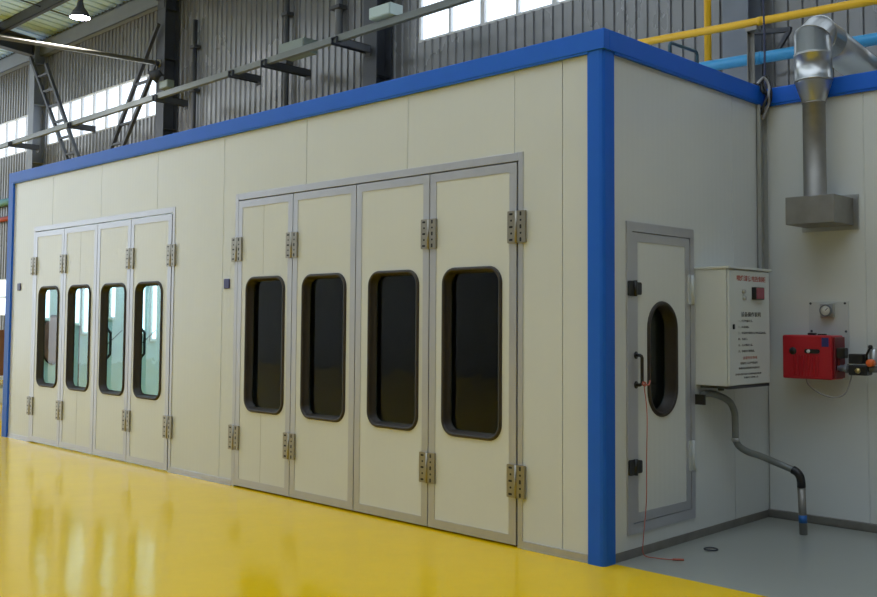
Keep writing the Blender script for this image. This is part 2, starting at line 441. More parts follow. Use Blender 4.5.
# columns: H sections, flange towards the room
COLS = [(-20.0, 'grey steel column at the far left between two strip windows', 'steel_m'),
        (-13.95, 'dark steel column at the right end of the left strip window', 'steel_d'),
        (-7.72, 'dark steel column above the booth left of the upper right window', 'steel_d'),
        (-1.72, 'dark steel column behind the yellow and blue pipes', 'steel_d')]
for x, lab, mt in COLS:
    b = MB(); y0, y1 = 4.75, 5.07
    ml = 'steel_m' if x > -3 else mt
    b.box(x, x + 0.3, y0, y0 + 0.018, 0, 8.2, mat=ml); b.box(x, x + 0.3, y1 - 0.018, y1, 0, 8.2, mat=ml)
    mw_ = 'steel_n' if x > -3 else mt
    b.box(x + 0.143, x + 0.157, y0 + 0.018, y1 - 0.018, 0, 8.2, mat=mw_)
    for z in (2.5, 5.2, 6.6, 7.6): b.box(x + 0.005, x + 0.295, y0 + 0.018, y1 - 0.018, z, z + 0.012, mat=mw_)
    tag(b.build('steel_column', None), lab, 'column', 'hall columns along the back wall', 'structure')
RAFT = [(-20.0, 'dark steel roof rafter running out from the far left column'), (-13.95, 'dark steel roof rafter above the second column')]
for x, lab in RAFT:
    b = MB(); xc = x + 0.15
    y0, y1 = 4.75, -13.5
    for (dz, h, w) in ((-0.16, 0.02, 0.24), (-0.56, 0.02, 0.24), (-0.36, 0.4, 0.012)):
        b.bar((xc, y0, roof_z(y0) + dz), (xc, y1, roof_z(y1) + dz), w, h)
    b.box(xc - 0.12, xc + 0.12, y0 - 0.012, y0 + 0.012, roof_z(y0) - 0.75, roof_z(y0) - 0.14)
    tag(b.build('roof_rafter', 'steel_d'), lab, 'rafter', 'roof rafters', 'structure')
def cbeam(name, y, z, h, w, lab, cat, mt='steel_m'):
    b = MB()
    b.box(HX0, HX1, y - w / 2, y + w / 2, z + h / 2 - 0.02, z + h / 2, 0.003)
    b.box(HX0, HX1, y - w / 2, y + w / 2, z - h / 2, z - h / 2 + 0.02, 0.003)
    b.box(HX0, HX1, y - w / 2, y - w / 2 + 0.015, z - h / 2, z + h / 2, 0.003)
    return tag(b.build(name, mt), lab, cat, kind='structure')
cbeam('eave_beam', 5.0, 8.0, 0.36, 0.14, 'grey eave beam along the top of the back wall', 'beam')
cbeam('roof_purlin', 4.0, roof_z(4.0) - 0.12, 0.24, 0.1, 'grey roof purlin nearest the eave beam', 'purlin', 'steel_d')
cbeam('roof_purlin', 2.4, roof_z(2.4) - 0.12, 0.24, 0.1, 'second grey roof purlin out from the back wall', 'purlin', 'steel_d')

# sag rods under the roof
for xa, ya, xb, yb, lab in ((-17.6, 4.0, -17.6, 2.4, 'thin dark rod between the purlins near the hanging lamp'),
                            (-17.6, 5.0, -17.6, 4.0, 'thin dark rod between the eave beam and the first purlin')):
    b = MB(); b.tube([(xa, ya, roof_z(ya) - 0.12), (xb, yb, roof_z(yb) - 0.12)], 0.018, 8)
    tag(b.build('sag_rod', 'steel_d'), lab, 'rod', 'roof sag rods')

# lattice braces
def ladder(a0, a1, b0, b1, rungs, lab):
    r = thing('lattice_brace', lab, 'brace', 'lattice braces between the left columns')
    y = 4.66
    P = lambda p: Vector((p[0], y, p[1]))
    for p, q_ in ((a0, a1), (b0, b1)):
        m = MB(); m.bar(P(p), P(q_), 0.07, 0.07, up=(0, 1, 0)); m.build('rail', 'steel_d', r)
    for t in rungs:
        m = MB(); za = a0[1] + (a1[1] - a0[1]) * t
        tb = (za - b0[1]) / (b1[1] - b0[1])
        if tb < 0: continue
        m.bar(P(a0) + (P(a1) - P(a0)) * t, P(b0) + (P(b1) - P(b0)) * tb, 0.045, 0.055, up=(0, 1, 0))
        m.build('rung', 'steel_d', r)
    rehome(r, (a1[0], y, a1[1]))
ladder((-19.73, 7.72), (-16.75, 3.92), (-18.86, 7.4), (-16.15, 3.75), [0.04 + 0.107 * i for i in range(9)], 'lattice brace leaning right from the far left column')
ladder((-13.75, 7.28), (-16.45, 3.93), (-13.75, 6.53), (-15.8, 4.15), [0.10 + 0.111 * i for i in range(8)], 'lattice brace leaning left from the second column')

# tie tube running out from the second column, level with the eave
b = MB(); p0, p1 = Vector((-13.84, 4.75, 6.52)), Vector((-13.42, 1.5, 6.27))
d = (p1 - p0); b.tube([p0, p0 + d * 4.0], 0.043, 16)
b.lathe([(0.0, 0), (0.08, 0), (0.08, 0.03), (0.0, 0.03)], p0, axis=d)
tag(b.build('tie_tube', 'tie'), 'pale steel tie tube running from the second column to the left edge', 'tube')

# hanging lamp
LP = Vector((-13.62, 3.0, 6.99))
r = thing('hanging_lamp', 'lit bell-shaped lamp hanging under the roof at upper left', 'lamp', loc=LP)
b = MB(); b.lathe([(0.0, 0.30), (0.05, 0.29), (0.07, 0.2), (0.13, 0.12), (0.19, 0.0), (0.18, 0.0), (0.12, 0.11), (0.06, 0.18), (0.0, 0.19)], (0, 0, 0)); b.build('lamp_shade', 'steel_d', r)
b = MB(); b.lathe([(0.0, 0.0), (0.174, 0.0), (0.165, 0.02), (0.0, 0.02)], (0, 0, 0)); b.build('lamp_glass', 'lamp_glow', r)
b = MB(); b.lathe([(0, 0.29), (0.045, 0.29), (0.055, 0.36), (0.055, 0.5), (0.03, 0.53), (0, 0.53)], (0, 0, 0)); b.build('ballast', 'steel_d', r)
b = MB(); b.tube([(0, 0, 0.52), (0, 0, roof_z(3.0) - LP.z)], 0.012, 8); b.build('rod', 'steel_d', r)

# cable rail with brackets on the column line
r = thing('cable_trunking', 'long grey-green cable rail crossing the columns above the booth', 'cable rail')
ra, rbn = Vector((-24.0, 4.1, 5.46)), Vector((-4.2, 4.1, 5.635))
b = MB(); b.bar(ra, rbn, 0.08, 0.075); b.bar(ra + Vector((0, -0.02, 0.048)), rbn + Vector((0, -0.02, 0.048)), 0.04, 0.025); b.build('rail', 'steel_g', r)
def rail_z(x): return ra.z + (rbn.z - ra.z) * (x - ra.x) / (rbn.x - ra.x)
for x, ln in ((-19.13, 0.6), (-16.1, 0.5), (-12.6, 0.6), (-10.12, 0.5), (-9.2, 0.85), (-7.43, 0.6)):
    z = rail_z(x) + 0.03; x -= 0.12; m = MB()
    m.box(x - 0.06, x + 0.06, 4.02, 4.1 + ln, z - 0.012, z); m.box(x - 0.06, x - 0.048, 4.02, 4.1 + ln, z - 0.11, z); m.box(x + 0.048, x + 0.06, 4.02, 4.1 + ln, z - 0.11, z)
    m.box(x - 0.06, x + 0.06, 4.1 + ln - 0.012, 4.1 + ln, z - 0.16, z)
    m.build('bracket', 'steel_d', r)
def jbox(x0, x1, z0, z1, y0, y1, lab, name='junction_box', mt='box_g'):
    r = thing(name, lab, 'box', loc=((x0 + x1) / 2, (y0 + y1) / 2, z0))
    w, dd, h = (x1 - x0) / 2, (y1 - y0) / 2, z1 - z0
    b = MB(); b.box(-w, w, -dd, dd, 0, h, 0.008); b.build('body', mt, r)
    b = MB(); b.box(-w + 0.012, w - 0.012, -dd - 0.012, -dd, 0.012, h - 0.012, 0.004)
    b.build('lid', mt, r); return r
jbox(-9.06, -8.42, rail_z(-8.5) + 0.02, rail_z(-8.5) + 0.24, 4.145, 4.42, 'grey-green junction box on the cable rail nearer the booth middle')
jbox(-6.72, -6.28, rail_z(-6.6) + 0.085, rail_z(-6.6) + 0.25, 3.98, 4.22, 'pale junction box on the cable rail beside the third column', mt='box_l')
jbox(-13.55, -13.25, 5.93, 6.08, 4.6, 4.748, 'small grey box fixed on the second column beside the strip window')
# flood light on the second column
r = thing('flood_light', 'dark flood light bracketed on the second column above the grey box', 'lamp', loc=(-13.62, 4.58, 6.17))
r.scale = (0.68, 0.68, 0.68)
b = MB(); b.lathe([(0, 0.12), (0.1, 0.12), (0.13, 0.0), (0.21, -0.16), (0.2, -0.16), (0.12, -0.02), (0, -0.02)], (0, 0, 0.1), axis=(0.6, 0.45, 0.5)); b.build('housing', 'steel_d', r)
b = MB(); b.lathe([(0, -0.13), (0.17, -0.13), (0.17, -0.12), (0, -0.12)], (0, 0, 0.1), axis=(0.6, 0.45, 0.5)); b.build('lens', 'pane', r)
b = MB(); b.bar((0, 0, 0.1), (0, 0.25, 0.1), 0.06, 0.06); b.bar((0, 0.0, 0.1), (0, 0.0, 0.34), 0.05, 0.05); b.build('bracket', 'steel_d', r)

# thin pipes standing on the back wall
for x, z0, z1, rad, lab, mt in ((-12.95, 3.4, 7.26, 0.045, 'dark vertical pipe with clamps on the wall right of the second column', 'steel_d'),
                            (-10.01, 3.4, 8.2, 0.045, 'dark vertical pipe on the wall behind the junction box', 'steel_d'),
                            (-8.62, 6.0, 8.2, 0.065, 'blue-grey vertical pipe on the wall left of the third column', 'steel_m')):
    r = thing('wall_pipe', lab, 'pipe', 'vertical pipes on the back wall', loc=(x, 5.0, z0))
    b = MB(); b.tube([(0, 0, 0), (0, 0, z1 - z0)], rad, 14); b.build('tube', mt, r)
    for z in ((2.45, 3.3) if z0 < 4 else (0.5, 1.7)):
        b = MB(); b.box(-rad * 1.9, rad * 1.9, -rad * 1.5, 0.08, z, z + 0.06, 0.005); b.build('clamp', 'steel_d', r)
for z, rad, mt, lab in ((4.42, 0.09, 'cyan', 'teal horizontal pipe on the wall left of the booth'), (3.99, 0.06, 'redpipe', 'red horizontal pipe on the wall left of the booth')):
    b = MB(); b.tube([(-26.5, 4.98, z), (-20.2, 4.98, z)], rad, 14)
    for x in (-25, -23.0): b.box(x - 0.03, x + 0.03, 4.96, 5.1, z - rad - 0.02, z + rad + 0.02)
    tag(b.build('wall_pipe', mt), lab, 'pipe')

# tool cart seen past the left end of the booth
r = thing('tool_cart', 'brown board cart with white shelf beyond the left end of the booth', 'cart', loc=(-11.7, 1.0, 0))
for sx in (-0.5, 0.5):
    for sy in (-0.3, 0.3):
        b = MB(); b.box(sx - 0.02, sx + 0.02, sy - 0.02, sy + 0.02, 0.08, 1.32); b.build('post', 'steel_d', r)
b = MB(); b.box(-0.53, 0.53, -0.34, 0.34, 0.57, 0.62, 0.006); b.box(-0.53, 0.53, -0.34, 0.34, 0.2, 0.23, 0.006); b.build('shelf', 'white', r)
b = MB(); b.box(-0.53, 0.53, -0.345, -0.325, 0.63, 1.3, 0.004); b.box(0.525, 0.545, -0.34, 0.34, 0.63, 1.3, 0.004); b.build('side_board', 'brown', r)
for sx in (-0.5, 0.5):
    for sy in (-0.3, 0.3):
        b = MB(); b.cyl((sx - 0.02, sy, 0.045), (sx + 0.02, sy, 0.045), 0.045); b.box(sx - 0.025, sx + 0.025, sy - 0.02, sy + 0.02, 0.05, 0.1); b.build('wheel', 'black', r)
r2 = thing('white_carton', 'white carton on the lower shelf of the brown cart', 'box', loc=(-11.62, 0.95, 0.23))
b = MB(); b.box(-0.4, 0.55 - 0.02, -0.28, 0.28, 0, 0.22, 0.005); b.build('carton_body', 'white', r2)

# ------------------------------------------------------------------ the spray booth
H, BX, BD = 3.3, -9.014, 4.3
WT = 0.075
booth = thing('spray_booth', 'cream paneled spray booth with blue edge beams and two sets of folding doors', 'spray booth')
pf = lambda u, v, d: (u, d, v)          # front plane: u = x, v = z, d = y
ps = lambda u, v, d: (-d, u, v)         # side plane: u = y, v = z, d = depth inwards (-x)

LO = (-8.275, -5.025, 2.575)            # left opening x0, x1, top (outer edge of the frame)
RO = (-3.985, -0.635, 2.605)
seams = [-8.99, -7.785, -6.575, -5.382, -4.188, -2.965, -1.748, -0.313, -0.02]
b = MB()
def fpanel(x0, x1, z0, z1):
    b.box(x0, x1, 0, WT, z0, z1, mat='panel')
for a, c in zip(seams, seams[1:]):
    g0, g1 = a + 0.003, c - 0.003
    o = next((o for o in (LO, RO) if o[0] < c and o[1] > a), None)
    if o is None: fpanel(g0, g1, 0, H - 0.05); continue
    if a < o[0]: fpanel(g0, o[0], 0, H - 0.05); g0 = o[0]
    if c > o[1]: fpanel(o[1], g1, 0, H - 0.05); g1 = o[1]
    if a < -0.713 < c: fpanel(g0, -0.715, o[2], H - 0.05); fpanel(-0.711, g1, o[2], H - 0.05)
    else: fpanel(g0, g1, o[2], H - 0.05)
for sx in seams[1:-1] + [-0.713]:
    z0 = 0.0
    for o in (LO, RO):
        if o[0] < sx < o[1]: z0 = o[2]
    b.box(sx - 0.01, sx + 0.01, 0.009, WT - 0.01, z0, H - 0.06, mat='seal')
b.build('front_wall', None, booth)

b = MB()
PD = (0.243, 1.068, 0.147, 2.12)        # personnel door opening y0, y1, z0, z1
YB = BD
b.box(-WT, 0, 0.02, PD[0], 0, H - 0.05); b.box(-WT, 0, PD[0], PD[1], PD[3], H - 0.05); b.box(-WT, 0, PD[0], PD[1], 0, PD[2])
b.box(-WT, 0, PD[1], 1.648, 0, H - 0.05, 0.0); b.box(-WT, 0, 1.652, 2.185, 0, H - 0.05); b.box(-WT, -0.006, 1.64, 1.66, 0, H - 0.06); b.box(-WT, 0, 2.185, YB, 0, H - 0.05)
b.build('side_wall', 'panel', booth)
b = MB(); b.box(BX, BX + WT, WT, YB, 0, H - 0.05); b.build('end_wall', 'booth_in', booth)
b = MB(); b.box(BX, -0.0, YB, YB + WT, 0, H - 0.05); b.build('rear_wall', 'booth_in', booth)
b = MB(); b.box(-4.53, -4.47, WT, YB, 0, H - 0.1, mat='booth_in'); b.box(-4.469, -4.465, WT, YB, 0, H - 0.1, mat='dark_in'); b.build('partition_wall', None, booth)  # grey skin on the right face paints in the unlit chamber's shade
b = MB(); b.box(BX + 0.02, -0.02, 0.02, YB + WT, H - 0.1, H - 0.02); b.build('roof_panel', 'panel', booth)
# added grey liners: the dark of the unlit right-hand chamber put into the colour
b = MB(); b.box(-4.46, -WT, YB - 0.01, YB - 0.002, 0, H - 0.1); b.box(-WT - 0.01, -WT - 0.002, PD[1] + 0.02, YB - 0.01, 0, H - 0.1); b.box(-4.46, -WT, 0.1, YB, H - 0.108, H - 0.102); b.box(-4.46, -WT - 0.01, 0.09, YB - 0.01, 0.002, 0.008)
b.build('shade_lining', 'dark_in', booth)

# blue beams and posts
BP = 0.028
b = MB(); b.box(BX, 0.028, -BP, 0.03, 3.172, H, 0.004); b.box(BX + 0.1, -0.1, -BP + 0.004, 0.02, 3.160, 3.172); b.build('edge_beam', 'blue', booth)
b = MB(); b.box(-0.03, BP, 0.0305, 2.185, 3.172, H, 0.004); b.box(-0.02, BP - 0.004, 0.1, 2.18, 3.160, 3.172); b.build('edge_beam', 'blue', booth)
b = MB()
b.prism([(-0.104, -0.02), (-0.014, -0.02), (0.004, -0.014), (0.014, 0.004), (0.014, 0.102), (-0.02, 0.102), (-0.02, 0.02), (-0.104, 0.02)],
        lambda u, v, d: (u, v, d), 0.0, 3.2)
b.build('corner_post', 'blue', booth)
b = MB()
b.prism([(BX, -0.026), (BX + 0.135, -0.026), (BX + 0.135, 0.02), (BX + 0.02, 0.02), (BX + 0.02, 0.13), (BX - 0.02, 0.13), (BX - 0.02, -0.006)],
        lambda u, v, d: (u, v, d), 0.0, 3.2)
b.build('corner_post', 'blue', booth)
# base channels
for x0, x1 in ((BX + 0.135, LO[0]), (LO[1], RO[0]), (RO[1], -0.115)):
    b = MB(); b.box(x0, x1, -0.007, 0.01, 0, 0.052, 0.002); b.box(x0, x1, -0.012, 0.01, 0, 0.008); b.build('base_channel', 'alu', booth)
b = MB(); b.box(-0.01, 0.008, 0.112, 2.18, 0, 0.055, 0.002); b.build('base_channel', 'galv_old', booth)

def hinge(parent, u, v, place, gap=0.02, w=0.075, h=0.215, dout=-0.018):
    m = MB()
    def bx(u0, u1, v0, v1, d0, d1, mt, r=0.0):
        m.prism(rrect(u0, u1, v0, v1, r, 2) if r else rect(u0, u1, v0, v1), place, d0, d1, mt)
    for s in (-1, 1):
        a, c = sorted((s * 0.006, s * w))
        bx(u + a, u + c, v - h / 2, v + h / 2, dout - 0.006, dout + 0.014, 'hinge', 0.006)
        um = u + s * (0.006 + w) / 2
        for i, t in enumerate((-0.4, -0.2, 0.0, 0.2, 0.4)):
            big = i % 2 == 0
            if big and s < 0: bx(um - 0.018, um + 0.012, v + t * h - 0.007, v + t * h + 0.007, dout - 0.0068, dout - 0.004, 'slot', 0.005)
            elif big: bx(um - 0.009, um + 0.006, v + t * h - 0.014, v + t * h + 0.014, dout - 0.0068, dout - 0.004, 'slot', 0.005)
            else: bx(um - 0.008, um + 0.007, v + t * h - 0.007, v + t * h + 0.007, dout - 0.0068, dout - 0.004, 'slot', 0.005)
    m.tube([place(u, v - h / 2, dout - 0.004), place(u, v + h / 2, dout - 0.004)], 0.009, 10, 'hinge')
    return m.build('hinge', None, parent)

def gasket(parent, u0, u1, v0, v1, rad, place, d_out, d_in, wd=0.03):
    """bulging rubber ring round a window plus the sleeve through the leaf"""
    m = MB()
    def lp(ins, d, r):
        return [place(u, v, d) for u, v in rrect(u0 + ins, u1 - ins, v0 + ins, v1 - ins, max(0.01, r - ins), 8)]
    loops = [lp(-0.002, d_out + 0.003, rad), lp(0.002, d_out - 0.009, rad), lp(0.009, d_out - 0.015, rad), lp(0.02, d_out - 0.015, rad),
             lp(wd - 0.004, d_out - 0.009, rad), lp(wd, d_out, rad), lp(wd, d_in, rad), lp(wd + 0.012, d_in + 0.004, rad), lp(wd + 0.012, d_in + 0.012, rad), lp(-0.002, d_in + 0.012, rad)]
    m.loop_skin(loops, close=True)
    m.build('window_gasket', 'rubber', parent)
    g = MB(); g.prism(rrect(u0 + 0.02, u1 - 0.02, v0 + 0.02, v1 - 0.02, rad - 0.02, 8), place, d_in + 0.002, d_in + 0.008)
    g.build('window_glass', 'glass', parent)

def leaf(parent, name, u0, u1, v0, v1, win, rad, place, edge=0.062, d=-0.004, th=0.046, matl='leaf', bot=None):
    e = MB(); bot = edge if bot is None else bot
    e.plate_hole(rect(u0, u1, v0, v1), rect(u0 + edge, u1 - edge, v0 + bot, v1 - edge), place, d - 0.004, d + th + 0.004)
    p = MB(); p.plate_hole(rect(u0 + edge, u1 - edge, v0 + bot, v1 - edge), rrect(win[0] + 0.012, win[1] - 0.012, win[2] + 0.012, win[3] - 0.012, rad - 0.01, 8), place, d, d + th)
    o = p.build(name, matl, parent)
    e.build('edge_frame', 'alu', o)
    gasket(o, win[0], win[1], win[2], win[3], rad, place, d, d + th + 0.006)
    return o

def door_set(x0, x1, top, edges, wins_, hz, hinge_w, joints=()):
    # frame: two jambs and a header
    f = MB(); jw = 0.047
    f.box(x0, x0 + jw, -0.006, WT + 0.01, 0, top, 0.002); f.box(x1 - jw + 0.006, x1, -0.006, WT + 0.01, 0, top, 0.002)
    f.box(x0 + jw, x1 - jw + 0.006, -0.006, WT + 0.01, top - 0.056, top, 0.002)
    f.build('door_frame', 'alu', booth)
    leaves = []
    for i in range(4):
        a, c = edges[i], edges[i + 1]
        leaves.append(leaf(booth, 'door_leaf', a + 0.0045, c - 0.0045, 0.014, top - 0.066, (wins_[i][0], wins_[i][1], 0.672, 1.853), 0.115, pf))
    for i, x in joints:
        for z0, z1 in ((1.87, top - 0.126), (0.076, 0.655)):
            b = MB(); b.box(x - 0.002, x + 0.002, -0.0046, -0.003, z0, z1); b.build('panel_joint', 'seal_l', leaves[i])
    for z in hz:
        hinge(leaves[0], edges[0] - 0.004, z, pf, w=hinge_w); hinge(leaves[1], edges[1], z, pf, w=hinge_w)
        hinge(leaves[2], edges[3], z, pf, w=hinge_w); hinge(leaves[3], edges[4] + 0.004, z, pf, w=hinge_w)
    return leaves
door_set(LO[0], LO[1], LO[2], [-8.226, -7.44, -6.625, -5.885, -5.074], [(-8.085, -7.535), (-7.3, -6.75), (-6.51, -5.96), (-5.77, -5.225)], (2.1, 0.43), 0.075, ((1, -7.03),))
door_set(RO[0], RO[1], RO[2], [-3.936, -3.13, -2.318, -1.505, -0.684], [(-3.80, -3.23), (-2.995, -2.43), (-2.168, -1.612), (-1.376, -0.815)], (2.105, 0.43), 0.075, ((0, -3.55),))
# dark rebate behind the leaf gaps: the door stops
b = MB()
for xs_ in ([-8.226, -7.44, -6.625, -5.885, -5.074], [-3.936, -3.13, -2.318, -1.505, -0.684]):
    for x in xs_: b.box(x - 0.02, x + 0.02, 0.054, 0.066, 0.03, 2.53)
b.build('door_stop', 'rubber', booth)

# personnel door in the side wall
f = MB(); f.plate_hole(rect(*PD), rect(PD[0] + 0.062, PD[1] - 0.05, PD[2] + 0.064, PD[3] - 0.062), ps, -0.012, WT)
f.build('door_frame', 'alu', booth)
pl = leaf(booth, 'side_door', PD[0] + 0.066, PD[1] - 0.054, PD[2] + 0.068, PD[3] - 0.067, (0.482, 0.848, 0.856, 1.617), 0.182, ps, edge=0.058, d=-0.004, th=0.06, matl='leaf')
for v in (1.692, 0.565):
    m = MB(); m.prism(rrect(0.245, 0.315, v - 0.048, v + 0.048, 0.01, 3), ps, -0.025, 0.0); m.prism(rrect(0.312, 0.382, v - 0.04, v + 0.04, 0.012, 3), ps, -0.03, 0.0)
    m.tube([ps(0.314, v - 0.05, -0.025), ps(0.314, v + 0.05, -0.025)], 0.013, 12)
    m.build('latch_block', 'black', pl)
for v in (1.70, 0.573):
    m = MB()
    for u0 in (0.985, 1.028): m.prism(rrect(u0, u0 + 0.04, v - 0.1, v + 0.1, 0.006, 2), ps, -0.02, -0.004)
    m.tube([ps(1.0265, v - 0.1, -0.022), ps(1.0265, v + 0.1, -0.022)], 0.011, 12)
    m.build('hinge', 'white_p', pl)
m = MB(); m.tube([ps(0.345, 1.268, -0.004), ps(0.345, 1.268, -0.036), ps(0.352, 1.262, -0.044), ps(0.356, 1.25, -0.046), ps(0.356, 1.10, -0.046), ps(0.352, 1.086, -0.044), ps(0.345, 1.08, -0.036), ps(0.345, 1.08, -0.004)], 0.011, 12)
for v in (1.268, 1.08): m.lathe([(0, -0.002), (0.024, -0.002), (0.024, 0.006), (0, 0.006)], ps(0.345, v, -0.004), axis='x')
m.build('handle', 'black', pl)

# small label plates on the front
for x, z in ((-8.664, 1.859), (-4.105, 1.80)):
    b = MB(); b.box(x - 0.045, x + 0.045, -0.012, 0.0, z - 0.045, z + 0.045, 0.006); b.build('indicator_plate', 'navy', booth)

# inside the lit left chamber: tubes, inner doors, handles, and a round pinkish panel on the end wall
XE = BX + WT
for y, z0, z1 in ((0.46, 1.48, 2.1), (0.86, 1.42, 2.2), (0.98, 1.3, 2.2), (1.36, 1.5, 2.25), (1.80, 1.28, 2.25), (1.98, 1.2, 2.25)):
    b = MB(); b.box(XE, XE + 0.03, y - 0.05, y + 0.05, z0 - 0.04, z1 + 0.04, 0.004, 'white'); b.tube([(XE + 0.045, y, z0), (XE + 0.045, y, z1)], 0.022, 12, 'tube')
    b.build('light_fitting', None, booth)
for y in (1.6, 2.8):
    b = MB(); b.box(XE + 0.3, -4.8, y - 0.12, y + 0.12, H - 0.15, H - 0.105, 0.004, 'white'); b.box(XE + 0.35, -4.85, y - 0.08, y + 0.08, H - 0.156, H - 0.15, 0, 'ceil')
    b.build('ceiling_light', None, booth)
b = MB(); b.box(XE, XE + 0.006, 0.909, 0.92, 0.05, 2.4); b.box(XE, XE + 0.006, 1.56, 1.57, 0.05, 2.4); b.build('inner_door_joint', 'rubber', booth)
for y in (1.27, 1.77):
    b = MB(); b.tube([(XE, y, 1.34), (XE + 0.07, y, 1.34), (XE + 0.07, y + 0.05, 1.28), (XE + 0.07, y + 0.05, 1.0), (XE + 0.07, y, 0.94), (XE, y, 0.94)], 0.018, 10)
    b.tube([(XE + 0.02, y + 0.02, 1.12), (XE + 0.1, y + 0.2, 1.32)], 0.006, 6)
    b.build('inner_handle', 'black', booth)
b = MB(); b.lathe([(0, 0.06), (0.12, 0.055), (0.24, 0.035), (0.29, 0.01), (0.29, 0.0), (0, 0.0)], (XE, 0.56, 1.2), axis='x', mat='pinkbrown')
b.lathe([(0.285, 0.0), (0.285, 0.025), (0.305, 0.025), (0.305, 0.0)], (XE, 0.56, 1.2), axis='x', mat='rubber')
for v in b.bm.verts: v.co.y = 0.56 + (v.co.y - 0.56) * 0.55; v.co.z = 1.2 + (v.co.z - 1.2) * 1.06
b.build('round_panel', None, booth)

# grab rail on the roof of the booth
r = thing('grab_rail', 'small dark teal hoop rail on the booth roof beside the yellow pipe', 'rail', loc=(-0.1, 1.14, 3.28))
b = MB(); b.tube([(0, -0.19, 0.0), (0, -0.19, 0.13), (0, -0.18, 0.15), (0, -0.16, 0.157), (0, 0.16, 0.165), (0, 0.18, 0.16), (0, 0.19, 0.14), (0, 0.19, 0.0)], 0.012, 10); b.build('hoop', 'rail_teal', r)
for y in (-0.19, 0.19):
    b = MB(); b.box(-0.03, 0.03, y - 0.03, y + 0.03, 0, 0.006); b.build('foot', 'steel_d', r)

# ------------------------------------------------------------------ annex block right of the booth
D = 2.1855
annex = thing('equipment_enclosure', 'cream panel enclosure with blue top beam adjoining the booth on the right', 'enclosure', loc=(0, 0, 0))
b = MB()
for x0, x1 in ((0.004, 0.752), (0.752, 1.95), (1.95, 3.1)): b.box(x0 + 0.002, x1 - 0.002, D, D + WT, 0, H - 0.05, 0.0035, seg=1)
for x in (0.752, 1.95): b.box(x - 0.01, x + 0.01, D + 0.006, D + WT - 0.01, 0, H - 0.06)
b.build('front_wall', 'panel', annex)
b = MB(); b.box(3.1 - WT, 3.1, D + WT, 4.3, 0, H - 0.05); b.build('end_wall', 'panel', annex)
b = MB(); b.box(0.03, 3.1, D - 0.028, D + 0.03, 3.172, H, 0.008); b.box(0.03, 3.05, D - 0.022, D + 0.02, 3.160, 3.172); b.build('edge_beam', 'blue', annex)
b = MB(); b.box(0.004, 3.1, D - 0.03, D + 0.01, 0.012, 0.06, 0.002); b.box(0.01, 3.1, D - 0.022, D, 0, 0.012); b.build('base_channel', 'galv_old', annex)
b = MB(); b.box(0.02, 3.08, D + 0.02, 4.3, H - 0.1, H - 0.02); b.build('roof_panel', 'panel', annex)

# cable tray in the inner corner
r = thing('cable_tray', 'narrow galvanised cable tray running up the inner corner', 'cable tray', loc=(0.0, 2.1, 1.2))
b = MB(); b.box(0.001, 0.006, -0.065, 0.075, 0, 1.955); b.box(0.001, 0.035, -0.065, -0.06, 0, 1.955); b.box(0.001, 0.035, 0.04, 0.046, 0, 1.955); b.build('channel', 'conduit_l', r)
for k in range(5):
    b = MB(); b.box(0.006, 0.0075, -0.042, -0.018, 1.74 + 0.035 * k, 1.752 + 0.035 * k); b.build('slot', 'slot', r)

# cable bundle looping over the blue beam at the inner corner
def curve_pts(ctrl, n=8):
    """Catmull-Rom through control points"""
    P = [Vector(p) for p in ctrl]; P = [P[0] * 2 - P[1]] + P + [P[-1] * 2 - P[-2]]
    out = []
    for i in range(1, len(P) - 2):
        for k in range(n):
            t = k / n; a, b_, c, d_ = P[i - 1], P[i], P[i + 1], P[i + 2]
            out.append(0.5 * ((2 * b_) + (c - a) * t + (2 * a - 5 * b_ + 4 * c - d_) * t * t + (3 * b_ - a - 3 * c + d_) * t ** 3))
    out.append(P[-2]); return out
r = thing('cable_bundle', 'black and grey cables looped over the blue beam at the inner corner', 'cables', loc=(0.05, 2.08, 3.0))
for k, (dx, dy, mt, dz) in enumerate(((0, 0, 'cable', 0.02), (0.02, 0.012, 'cable_g', -0.05), (0.012, -0.03, 'cable', -0.02), (0.03, 0.03, 'cable', 0.05), (0.03, -0.015, 'cable_g', 0.03))):
    w = 0.035 * math.sin(k * 2.1)
    b = MB(); b.tube(curve_pts([(-0.06 + dx, dy - 0.05, 0.31), (-0.03 + dx, dy + 0.005, 0.335 + dz), (0.0 + dx, dy + w, 0.27 + dz), (0.015 + dx, dy * 0.6 - w * 0.5, 0.22), (0.0 + dx, dy * 0.5 + w * 0.5, 0.16), (-0.02 + dx * 0.3, dy * 0.3 - 0.01, 0.12 - 0.02 * k)]), 0.010, 8)
    b.build('cable', mt, r)

